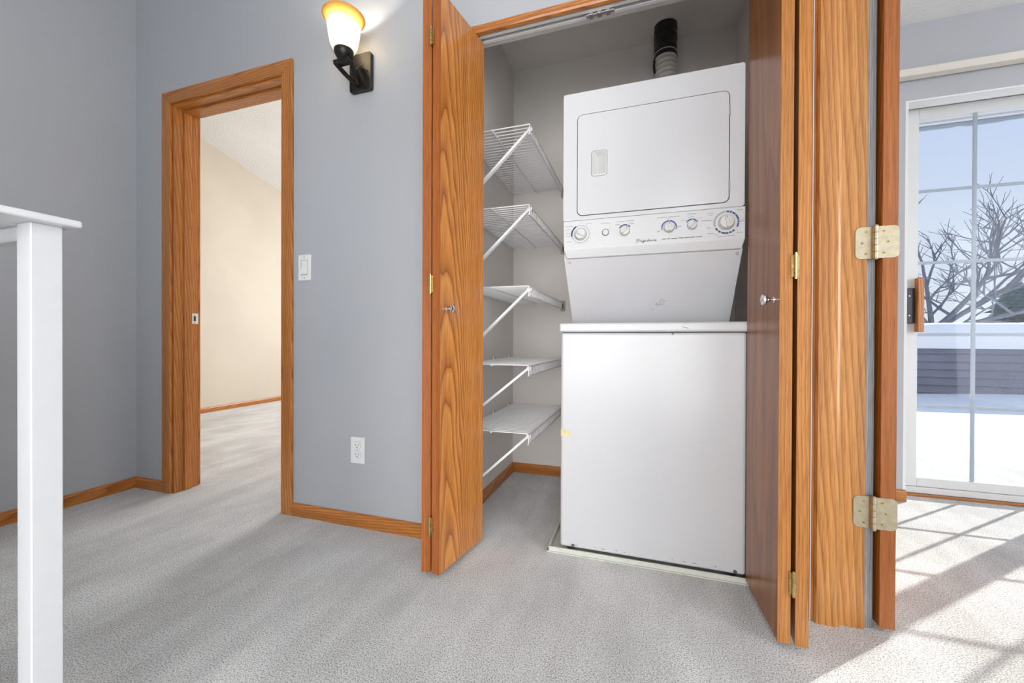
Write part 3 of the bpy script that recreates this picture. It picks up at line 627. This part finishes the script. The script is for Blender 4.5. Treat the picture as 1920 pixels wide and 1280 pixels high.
marks([(-.265, 1.250, .030, .0018), (-.190, 1.256, .022, .0018), (-.268, 1.238, .016, .0015), (-.268, 1.224, .016, .0015), (-.268, 1.212, .012, .0015), (-.266, 1.192, .022, .0015),
       (-.129, 1.251, .034, .0018), (-.085, 1.2435, .016, .0014), (-.085, 1.2405, .016, .0014), (-.036, 1.2440, .014, .0014), (-.036, 1.2410, .018, .0014),
       (-.0745, 1.2525, .028, .0022), (-.042, 1.2528, .028, .0022), (.066, 1.2545, .034, .0022), (.106, 1.2547, .036, .0022), (.088, 1.2490, .012, .0014), (.055, 1.208, .010, .0014), (.055, 1.205, .010, .0014), (.124, 1.2200, .012, .0014), (.124, 1.2170, .012, .0014),
       (.163, 1.2580, .028, .0022), (.162, 1.2475, .018, .0014), (.137, 1.238, .014, .0014), (.190, 1.2415, .014, .0014),
       (.211, 1.2310, .036, .0022), (.222, 1.254, .020, .0016), (.223, 1.248, .012, .0016), (.218, 1.206, .014, .0016), (.224, 1.186, .022, .0016), (.240, 1.180, .012, .0016),
       (.258, 1.1725, .026, .0016), (.285, 1.1735, .024, .0016), (.312, 1.1835, .020, .0016), (.318, 1.2255, .012, .0016), (.319, 1.2200, .022, .0016), (.312, 1.259, .020, .0016)], M_GREYP)
marks([(x, 1.1778, L, .0022) for x, L in ((.0740, .012), (.0890, .010), (.1070, .020), (.1290, .014), (.1480, .016), (.1660, .016), (.1870, .020))], M_INK)
# the maker's script: Frigidaire
GL = {'F': [[(-.05, .50), (.02, .70), (.2, .86), (.5, .84), (.85, .98)], [(.50, .84), (.42, .4), (.28, .02), (.05, -.12), (-.05, .02)], [(.20, .42), (.62, .50)]],
      'r': [[(0, 0), (.14, .40), (.22, .46), (.24, .36), (.42, .38), (.38, .10), (.50, 0)]], 'i': [[(0, .02), (.16, .42), (.12, .06), (.22, 0), (.34, .08)], [(.17, .62), (.19, .66)]],
      'g': [[(.36, .36), (.2, .42), (.06, .2), (.14, 0), (.30, .10), (.38, .42), (.28, -.3), (.10, -.40), (.04, -.24), (.52, .08)]],
      'd': [[(.36, .36), (.2, .42), (.06, .2), (.14, 0), (.30, .10), (.46, .95), (.38, .10), (.50, .02)]], 'a': [[(.36, .36), (.2, .42), (.06, .2), (.14, 0), (.30, .10), (.38, .42), (.35, .08), (.48, .02)]],
      'e': [[(0, .10), (.30, .28), (.26, .42), (.12, .36), (.08, .10), (.24, 0), (.50, .12)]]}
ADV = {'F': .72, 'r': .48, 'i': .34, 'g': .52, 'd': .52, 'a': .50, 'e': .50}
lg = MB(); cx = 0.; S = .0152
for ch in 'Frigidaire':
    for st_ in GL[ch]: lg.tube([(-.0225 + S * (cx + p[0] + .25 * p[1]), PY - .0002, 1.1735 + S * .78 * p[1]) for p in st_], .00062, 5)
    cx += ADV[ch]
lg.build('script_logo', M_INK, cpo)
# screws, residue, chips, stain
for x, z in ((-.267, 1.119), (.311, 1.119)): MB().lathe([(.0045, 0), (.0040, .002), (.001, .003)], (x, FY + .0265 + (1.128 - z) * .0, z), (0, -1, -.3), 12).build('screw', M_GREYPL, lm)
def slant_y(z): return FY + .022 + (1.128 - z) / (1.128 - .886) * (1.755 - FY - .022)
rs = MB()
for k in range(26):
    x = .072 + random.gauss(0, .016); z = .968 + random.gauss(0, .009); r = random.uniform(.0012, .0034); y_ = slant_y(z) - .0006
    n2 = 6; V = [(x + r * math.cos(a), slant_y(z + r * .7 * math.sin(a)) - .0005, z + r * .7 * math.sin(a)) for a in [2 * PI * i / n2 for i in range(n2)]]
    rs.add(V, [list(range(n2))])
rs.build('sticker_residue', M_RESIDUE, lm, recalc=False)['kind'] = 'stuff'
def blot(pts, y, name, mat):
    MB().plate(pts, y - .0004, y + .0003).build(name, mat, wb)
blot([(-.2935, .476), (-.282, .478), (-.272, .474), (-.258, .470), (-.248, .465), (-.255, .460), (-.262, .452), (-.275, .449), (-.285, .453), (-.2935, .450)], FY, 'tape_stain', M_STAIN)
blot([(.098, .8455), (.104, .8462), (.109, .842), (.106, .839), (.103, .843)], FY, 'chip', M_RUST)
for x, z, L in ((-.24, .039, .012), (-.165, .043, .006), (-.14, .041, .014), (-.09, .043, .010), (-.06, .042, .008), (.105, .046, .005), (.14, .043, .012), (.17, .0425, .016), (.24, .043, .010)):
    blot([(x, z), (x + L * .5, z + .0012), (x + L, z), (x + L * .7, z - .001)], FY, 'chip', M_RUST)
MB().tube([(.135, FY - .0064, .869), (.143, FY - .0064, .865), (.155, FY - .0064, .8615)], .0007, 6).build('chip', M_RUST, wb)
for x in (-.245, .305): MB().lathe([(.006, 0), (.006, .004), (.002, .0045)], (x, FY + .001, .037), (0, -1, 0), 10).build('panel_screw', M_GASKET, wb)
for x in (-.26, .30):
    for y in (FY + .05, BKY - .05): MB().lathe([(.018, 0), (.018, .01), (.01, .012), (.01, .03)], (x, y, .004), (0, 0, 1), 14).build('foot', M_GASKET, lm)

# drain pan under the machine
pn = thing('drain_pan', (.02, 1.83, 0), 'shallow greenish white drain pan under the stacked laundry machine', 'drain pan')
px0, px1, py0, py1 = -.345, .405, FY - .009, 2.20
MB().box(px0, px1, py0, py1, .0005, .004).build('base', M_PAN, pn)
b = MB().box(px0, px1, py0, py0 + .010, .004, .022, .003).box(px0, px1, py1 - .01, py1, .004, .022, .003).box(px0, px0 + .010, py0, py1, .004, .022, .003).box(px1 - .01, px1, py0, py1, .004, .022, .003)
b.build('rim', M_PAN, pn)

# exhaust duct
du = thing('exhaust_duct', (.12, 2.27, 1.7), 'white exhaust hose wrapped with black tape rising from the dryer into the ceiling', 'duct')
def duct_c(t): return Vector((.200 - .088 * math.sin(min(1, t * 1.15) * PI / 2), 2.258 + .006 * t, 1.60 + .88 * t))
pts, rs_ = [], []
for i in range(150):
    t = i / 149 * .845; pts.append(duct_c(t)); rs_.append(.0530 + .0028 * math.sin(i * 2 * PI / 5))
MB().tube(pts, rs_, 24).build('hose', M_HOSE, du)
pts, rs_ = [], []
for i in range(26):
    t = .80 + i / 25 * .20; pts.append(duct_c(t)); rs_.append(.0560 + .0012 * math.sin(i * 1.3) + (.002 if i % 7 < 3 else 0))
MB().tube(pts, rs_, 24).build('tape_wrap', M_TAPE, du)
for k, dz in enumerate((.90, .955)):
    c0 = duct_c(dz); MB().tube([c0 + Vector((.0582 * math.cos(a), .0582 * math.sin(a), .012 * math.sin(a + k))) for a in [2 * PI * i / 24 for i in range(25)]], .0016, 6).build('tape_edge', M_TAPE, du)
ct = duct_c(1.0); MB().lathe([(.058, -.006), (.072, -.006), (.074, -.003), (.074, -.0005), (.058, -.0005)], (ct.x, ct.y, ZC), (0, 0, 1), 32, closed_ends=False).build('collar', M_WIRE, du)
MB().tube([duct_c(.80) + Vector((-.056, -.012, 0)), duct_c(.79) + Vector((-.058, -.014, -.03)), duct_c(.78) + Vector((-.054, -.016, -.055))], .006, 6).build('tape_tail', M_TAPE, du)

# ------------------------------------------------------------------ wire shelves
SX0, SX1, SY0, SY1 = XI0 + .006, -.450, 1.612, YB - .004
wire_me = None
def shelf(z, label, drop=.292):
    global wire_me
    r = thing('wire_shelf', ((SX0 + SX1) / 2, (SY0 + SY1) / 2, z - .05), label, 'shelf', 'white wire shelves in the closet')
    nW = 29
    for k in range(nW):
        y = SY0 + .004 + (SY1 - SY0 - .008) * k / (nW - 1)
        if wire_me is None:
            o = MB().tube([(SX0, y, z), (SX1 - .004, y, z), (SX1, y, z - .004), (SX1, y, z - .042)], .0026, 6).build('deck_wire', M_WIRE, r, origin=(SX0, y, z)); wire_me = o.data
        else:
            o = bpy.data.objects.new('deck_wire', wire_me); col.objects.link(o); o.parent = r; o.location = Vector((SX0, y, z)) - WL[r]; WL[o] = Vector((SX0, y, z))
    for (x, zz) in ((SX0, z - .003), ((SX0 + SX1) / 2 - .012, z - .004), (SX1 + .001, z - .005), (SX1 + .001, z - .043)):
        MB().tube([(x, SY0 - .006, zz), (x, SY1, zz)], .0031, 8).build('long_rod', M_WIRE, r)
    top = Vector((SX1 - .004, SY0 + .026, z - .012)); bot = Vector((XI0 + .004, SY0 + .026, z - drop))
    br = MB().strip(top, bot, .017, .010, (0, 1, 0)).build('support_brace', M_WIRE, r)
    MB().lathe([(.011, -.008), (.011, .008)], (SX1 - .003, SY0 + .026, z - .014), (0, 1, 0), 14).build('brace_clip', M_WIRE, br)
    MB().box(XI0, XI0 + .006, SY0 + .014, SY0 + .038, z - drop - .014, z - drop + .016, .002).build('brace_foot', M_WIRE, br)
    for y in (SY0 + .13, SY0 + .40, SY0 + .66): 
        cl = MB().box(XI0, XI0 + .010, y, y + .012, z - .010, z + .016, .003).build('wall_clip', M_WIRE, r)
        MB().lathe([(.0035, 0), (.0035, .002), (.001, .0025)], (XI0 + .010, y + .006, z + .010), (1, 0, 0), 10).build('screw', M_GASKET, cl)
    eb = MB().box(SX1 - .012, SX1 + .014, SY1 - .012, YB, z - .055, z + .008, .003).build('end_bracket', M_GREYPL, r)
    MB().box(SX1 - .004, SX1 + .006, SY1 - .014, SY1 - .012, z - .046, z - .012).build('bracket_slot', M_DARK, eb)
shelf(1.722, 'topmost white wire shelf, high beside the dryer door')
shelf(1.386, 'second white wire shelf from the top, level with the dryer control panel')
shelf(1.046, 'middle white wire shelf, just above the washer lid height')
shelf(.712, 'fourth white wire shelf from the top, below the washer lid', .258)
shelf(.424, 'lowest white wire shelf, just above the closet baseboard')

# ------------------------------------------------------------------ wall sconce
SCX, SCY = -1.157, 1.337
sc = thing('wall_sconce', (-1.158, W0, 1.89), 'lit bronze wall sconce with flared amber rimmed glass shade', 'wall lamp')
bp = MB().prism([(p[0], p[1]) for p in rrect(-1.213, -1.103, 1.888, 2.048, .010, 4)], 'y', W0 - .022, W0 - .0005, .003, 2).build('backplate', M_BRONZEP, sc)
MB().lathe([(.004, 0), (.004, .004), (.001, .006)], (-1.121, W0 - .022, 1.965), (0, -1, 0), 12).build('thumb_screw', M_BRONZE, bp)
base = Vector((-1.163, W0 - .024, 1.908))
for sx_ in (-1, 1):
    tip = Vector((SCX + sx_ * .034, SCY + (.004 if sx_ > 0 else -.012), 1.944))
    a_ = MB(); prev = None; P = []
    for i in range(9):
        t = i / 8; p = base.lerp(tip, t); p.z = base.z + (tip.z - base.z) * (t ** 1.7); P.append(p)
    for i in range(8): a_.strip(P[i], P[i + 1] + (P[i + 1] - P[i]) * .08, .016, .009, (1, 0, 0))
    a_.build('arm', M_BRONZE, sc)
MB().box(SCX - .038, SCX + .038, SCY - .022, SCY + .016, 1.938, 1.949, .003).build('yoke', M_BRONZE, sc)
# curved leaf tongue rising off the backplate
lf = MB(); P = [Vector((-1.150, W0 - .026 - .030 * math.sin(PI * i / 12) , 1.915 + .070 * i / 12 )) for i in range(13)]
for i in range(12): lf.strip(P[i], P[i + 1], .022, .003, (1, 0, 0))
lf.build('leaf_tongue', M_BRONZE, sc)
MB().lathe([(.010, -.010), (.016, -.004), (.028, .006), (.037, .022), (.0385, .034), (.036, .040), (.030, .041)], (SCX, SCY, 1.955), (0, 0, 1), 28).build('cup', M_BRONZE, sc)
prof = [(.030, .000), (.042, .008), (.052, .030), (.058, .060), (.062, .090), (.0645, .110), (.068, .124), (.074, .134), (.080, .1395), (.0825, .141), (.0815, .143), (.073, .138), (.0655, .127), (.0615, .110), (.059, .090), (.055, .060), (.049, .030), (.040, .011), (.030, .003)]
MB().lathe(prof, (SCX, SCY, 1.984), (0, 0, 1), 48, closed_ends=False).build('shade', M_SHADE, sc, origin=(SCX, SCY, 1.984 - .02))
MB().lathe([(.012, 0), (.014, .015), (.022, .035), (.024, .05), (.018, .066), (.004, .073)], (SCX, SCY, 1.99), (0, 0, 1), 20).build('bulb', M_BULB, sc)
pl = bpy.data.lights.new('sconce_light', 'POINT'); pl.energy = SCONCE_W; pl.color = (1.0, .94, .84); pl.shadow_soft_size = .026
po = bpy.data.objects.new('sconce_light', pl); col.objects.link(po); po.parent = sc; po.location = Vector((SCX, SCY, 2.055)) - WL[sc]

# ------------------------------------------------------------------ switch and outlet
sw = thing('light_switch', (-1.475, W0, 1.09), 'white rocker light switch beside the doorway casing', 'switch')
MB().box(-1.511, -1.440, W0 - .006, W0 - .0002, 1.088, 1.206, .002, 2).build('plate', M_IVORY, sw)
MB().ring(rrect(-1.4945, -1.4565, 1.112, 1.182, .002, 2), rrect(-1.4925, -1.4585, 1.114, 1.180, .002, 2), W0 - .0066, W0 - .005).build('rocker_frame', M_GREYP, sw)
MB().prism([(W0 - .0055, 1.114), (W0 - .0125, 1.116), (W0 - .0075, 1.148), (W0 - .0068, 1.180), (W0 - .005, 1.180)], 'x', -1.4925, -1.4585, .0008).build('rocker', M_IVORY, sw)
for z in (1.099, 1.195): MB().lathe([(.0032, 0), (.0030, .001), (.001, .0014)], (-1.4755, W0 - .006, z), (0, -1, 0), 12).build('screw', M_GREYP, sw)
ou = thing('power_outlet', (-1.18, W0, .277), 'white duplex power outlet low on the wall above the baseboard', 'outlet')
MB().box(-1.216, -1.144, W0 - .006, W0 - .0002, .276, .391, .002, 2).build('plate', M_IVORY, ou)
for zc in (.355, .314):
    lp = []
    for i in range(28):
        a = 2 * PI * i / 28; lp.append((-1.180 + .0172 * math.cos(a), zc + max(-.0142, min(.0142, .0172 * math.sin(a)))))
    re = MB().plate(lp, W0 - .0085, W0 - .005).build('receptacle', M_IVORY, ou)
    lo = [( -1.180 + (p[0] + 1.180) * 1.07, zc + (p[1] - zc) * 1.07) for p in lp]
    MB().ring(lo, lp, W0 - .0063, W0 - .005).build('receptacle_rim', M_GREYP, re)
    for x, hh in ((-1.1868, .0085), (-1.1735, .0070)): MB().box(x - .0010, x + .0010, W0 - .0089, W0 - .0084, zc + .0035 - hh / 2, zc + .0035 + hh / 2).build('slot', M_DARK, re)
    MB().lathe([(.0026, 0), (.0026, .0005)], (-1.180, W0 - .0084, zc - .0075), (0, -1, 0), 10).build('ground_hole', M_DARK, re)
MB().lathe([(.003, 0), (.0028, .001), (.001, .0014)], (-1.180, W0 - .006, .3345), (0, -1, 0), 12).build('screw', M_GREYP, ou)

# ------------------------------------------------------------------ stair railing at the left
ra = thing('stair_railing', (-.97, .398, 0), 'white painted railing post with flat cap rail', 'railing')
MB().box(-.990, -.950, .378, .417, 0, 1.010, .0015).build('newel_post', M_RAIL, ra)
MB().box(-1.012, -.925, -.65, .432, 1.010, 1.0225, .004, 3).build('cap_rail', M_RAIL, ra)
MB().box(-2.64, -1.012, .362, .432, 1.010, 1.0225, .004, 3).build('cap_rail', M_RAIL, ra)
MB().box(-2.64, -.990, .385, .410, .985, 1.010, .003).build('sub_rail', M_RAIL, ra)
MB().box(-2.64, -.990, .385, .410, .09, .115, .003).build('bottom_rail', M_RAIL, ra)
MB().box(-.983, -.957, -.65, .378, .09, .115, .003).build('bottom_rail', M_RAIL, ra)
for k in range(12): 
    x = -1.28 - .11 * k; MB().box(x - .012, x + .012, .386, .409, .115, .985).build('baluster', M_RAIL, ra)
for k in range(7):
    y = .20 - .11 * k; MB().box(-.982, -.958, y - .012, y + .012, .115, 1.010).build('baluster', M_RAIL, ra)

# ------------------------------------------------------------------ outside
def snow_z(x, y): return -.06 + .085 * (y - 2.8) * (1 if y < 6.6 else 3.8 / (y - 2.8)) + .035 * math.sin(1.7 * x + .6 * y) * math.sin(.9 * y - .4 * x)
b = MB(); nx, ny = 60, 60; ys = [2.82 + (60 - 2.82) * (j / ny) ** 2.4 for j in range(ny + 1)]
V = []
for j in range(ny + 1):
    for i in range(nx + 1):
        x = -.6 + (4 + ys[j] * 2.2) * i / nx; V.append((x, ys[j], snow_z(x, ys[j])))
b.add(V, [[j * (nx + 1) + i, j * (nx + 1) + i + 1, (j + 1) * (nx + 1) + i + 1, (j + 1) * (nx + 1) + i] for j in range(ny) for i in range(nx)], True)
tag(b.build('snow_ground', M_SNOW, origin=(0, 0, 0)), 'deep snow covering the yard outside the patio door', 'snow', None, 'stuff')
pw = thing('siding_wall', (5, 6.05, .1), 'low grey lap siding wall in the snow outside the patio door', 'low wall')
MB().box(1.5, 11, 6.02, 6.2, -.1, .74).build('core', M_SIDING, pw)
for k in range(9):
    z0 = -.06 + .092 * k
    MB().prism([(6.02, z0), (5.985, z0), (5.985, z0 + .006), (6.006, z0 + .0905), (6.02, z0 + .0905)], 'x', 1.5, 11).build('siding_board', M_SIDING, pw)
b = MB(); n = 40; V = []
secs = [(5.93, .735), (5.90, .80), (5.93, .93), (6.0, 1.01), (6.12, 1.03), (6.26, .99), (6.30, .80), (6.27, .735)]
for i in range(n + 1):
    x = 1.4 + 9.7 * i / n
    for (y, z) in secs: V.append((x, y + .012 * math.sin(3 * x + z * 5), z + (.014 * math.sin(1.9 * x) + .01 * math.sin(4.3 * x) if z > .75 else 0)))
k = len(secs); b.add(V, [[i * k + j, (i + 1) * k + j, (i + 1) * k + (j + 1) % k, i * k + (j + 1) % k] for i in range(n) for j in range(k)], True)
tag(b.build('snow_cap', M_SNOW), 'thick snow lying on top of the grey siding wall', 'snow')
# eave over the patio door with dripping ice
ev = thing('roof_eave', (2.5, 3.1, 2.2), 'white roof eave with ragged icy edge above the patio door', 'eave')
MB().box(.2, 6, 2.82, 3.38, 2.275, 2.305).build('soffit', M_EAVE, ev)
MB().box(.2, 6, 3.38, 3.41, 2.262, 2.40).build('fascia', M_EAVE, ev)
b = MB(); V = []; n = 120
for i in range(n + 1):
    x = .2 + 5.8 * i / n; d = .010 + .012 * abs(math.sin(2.3 * x)) + .010 * random.random()
    V += [(x, 3.412, 2.300), (x, 3.418, 2.262 - d), (x, 3.432, 2.262 - d), (x, 3.436, 2.300)]
b.add(V, [[4 * i + j, 4 * i + (j + 1) % 4, 4 * i + 4 + (j + 1) % 4, 4 * i + 4 + j] for i in range(n) for j in range(4)])
b.build('ice_edge', M_ICE, ev)
# bare tree
bt = thing('bare_tree', (6.4, 12, .2), 'leafless grey tree spreading behind the siding wall', 'tree')
wd = MB()
def grow(p, d, L, r, depth, mb):
    pts = [p.copy()]; q = p.copy(); dd_ = d.copy()
    for i in range(4):
        dd_ = (dd_ + Vector((random.gauss(0, .10), random.gauss(0, .10), random.gauss(.02, .07)))).normalized(); q = q + dd_ * (L / 4); pts.append(q.copy())
    mb.tube(pts, [r * (1 - .13 * i) for i in range(5)], 6 if depth > 2 else 4, caps=False)
    if depth == 0: return
    for i in range(1, 5):
        for s in range(1 if i < 3 else 2):
            if random.random() < .88:
                a = Vector((random.gauss(0, .62), random.gauss(0, .62), random.gauss(.18, .35)))
                grow(pts[i], (dd_ + a).normalized(), L * random.uniform(.5, .74), r * .52, depth - 1, mb)
tk = MB().tube([(6.2, 12, .1), (6.35, 12, .6), (6.5, 12, 1.1)], [.16, .13, .11], 8).build('trunk', M_BARK, bt)
for d_, L in (((.62, 0, .75), 2.0), ((.80, .1, .52), 2.2), ((.10, .1, 1), 1.5), ((-.45, 0, .9), 1.3), ((.95, -.1, .22), 1.9)):
    mb = MB(); grow(Vector((6.5, 12, 1.05)), Vector(d_).normalized(), L, .065, 3, mb); mb.build('limb', M_BARK, bt, recalc=False)
# spruces
def spruce(x, y, z0, h, R, label):
    r = thing('spruce_tree', (x, y, z0), label, 'tree', 'spruces behind the siding wall')
    MB().tube([(x, y, z0), (x, y, z0 + h)], [.14, .02], 8).build('trunk', M_BARK, r)
    f = MB(); tiers = 20
    for k in range(tiers):
        z = z0 + h * (.10 + .88 * k / tiers); rad = R * (1 - k / tiers) ** .8 + .05; nb = 11
        for j in range(nb):
            a = 2 * PI * (j + .5 * (k % 2)) / nb + random.uniform(-.15, .15); rr = rad * random.uniform(.75, 1.1); dx, dy = math.cos(a), math.sin(a); wv = .20 * rr + .04
            c = Vector((x, y, z)); e = c + Vector((dx * rr, dy * rr, -.22 * rr)); mid_ = c + Vector((dx * rr * .55, dy * rr * .55, -.05 * rr)); s_ = Vector((-dy, dx, 0)) * wv
            f.add([c, mid_ + s_ - Vector((0, 0, .06)), e, mid_ - s_ - Vector((0, 0, .06)), mid_ + Vector((0, 0, .05)), mid_ - Vector((0, 0, .14))], [[0, 1, 4], [1, 2, 4], [2, 3, 4], [3, 0, 4], [0, 5, 1], [1, 5, 2], [2, 5, 3], [3, 5, 0]])
    f.build('foliage', M_SPRUCE, r, recalc=False)
spruce(13.25, 20, .2, 3.0, 1.55, 'blue green spruce tree in front, beyond the snowy wall')
spruce(17.2, 22.5, .2, 4.4, 1.5, 'taller spruce tree standing behind the smaller one')
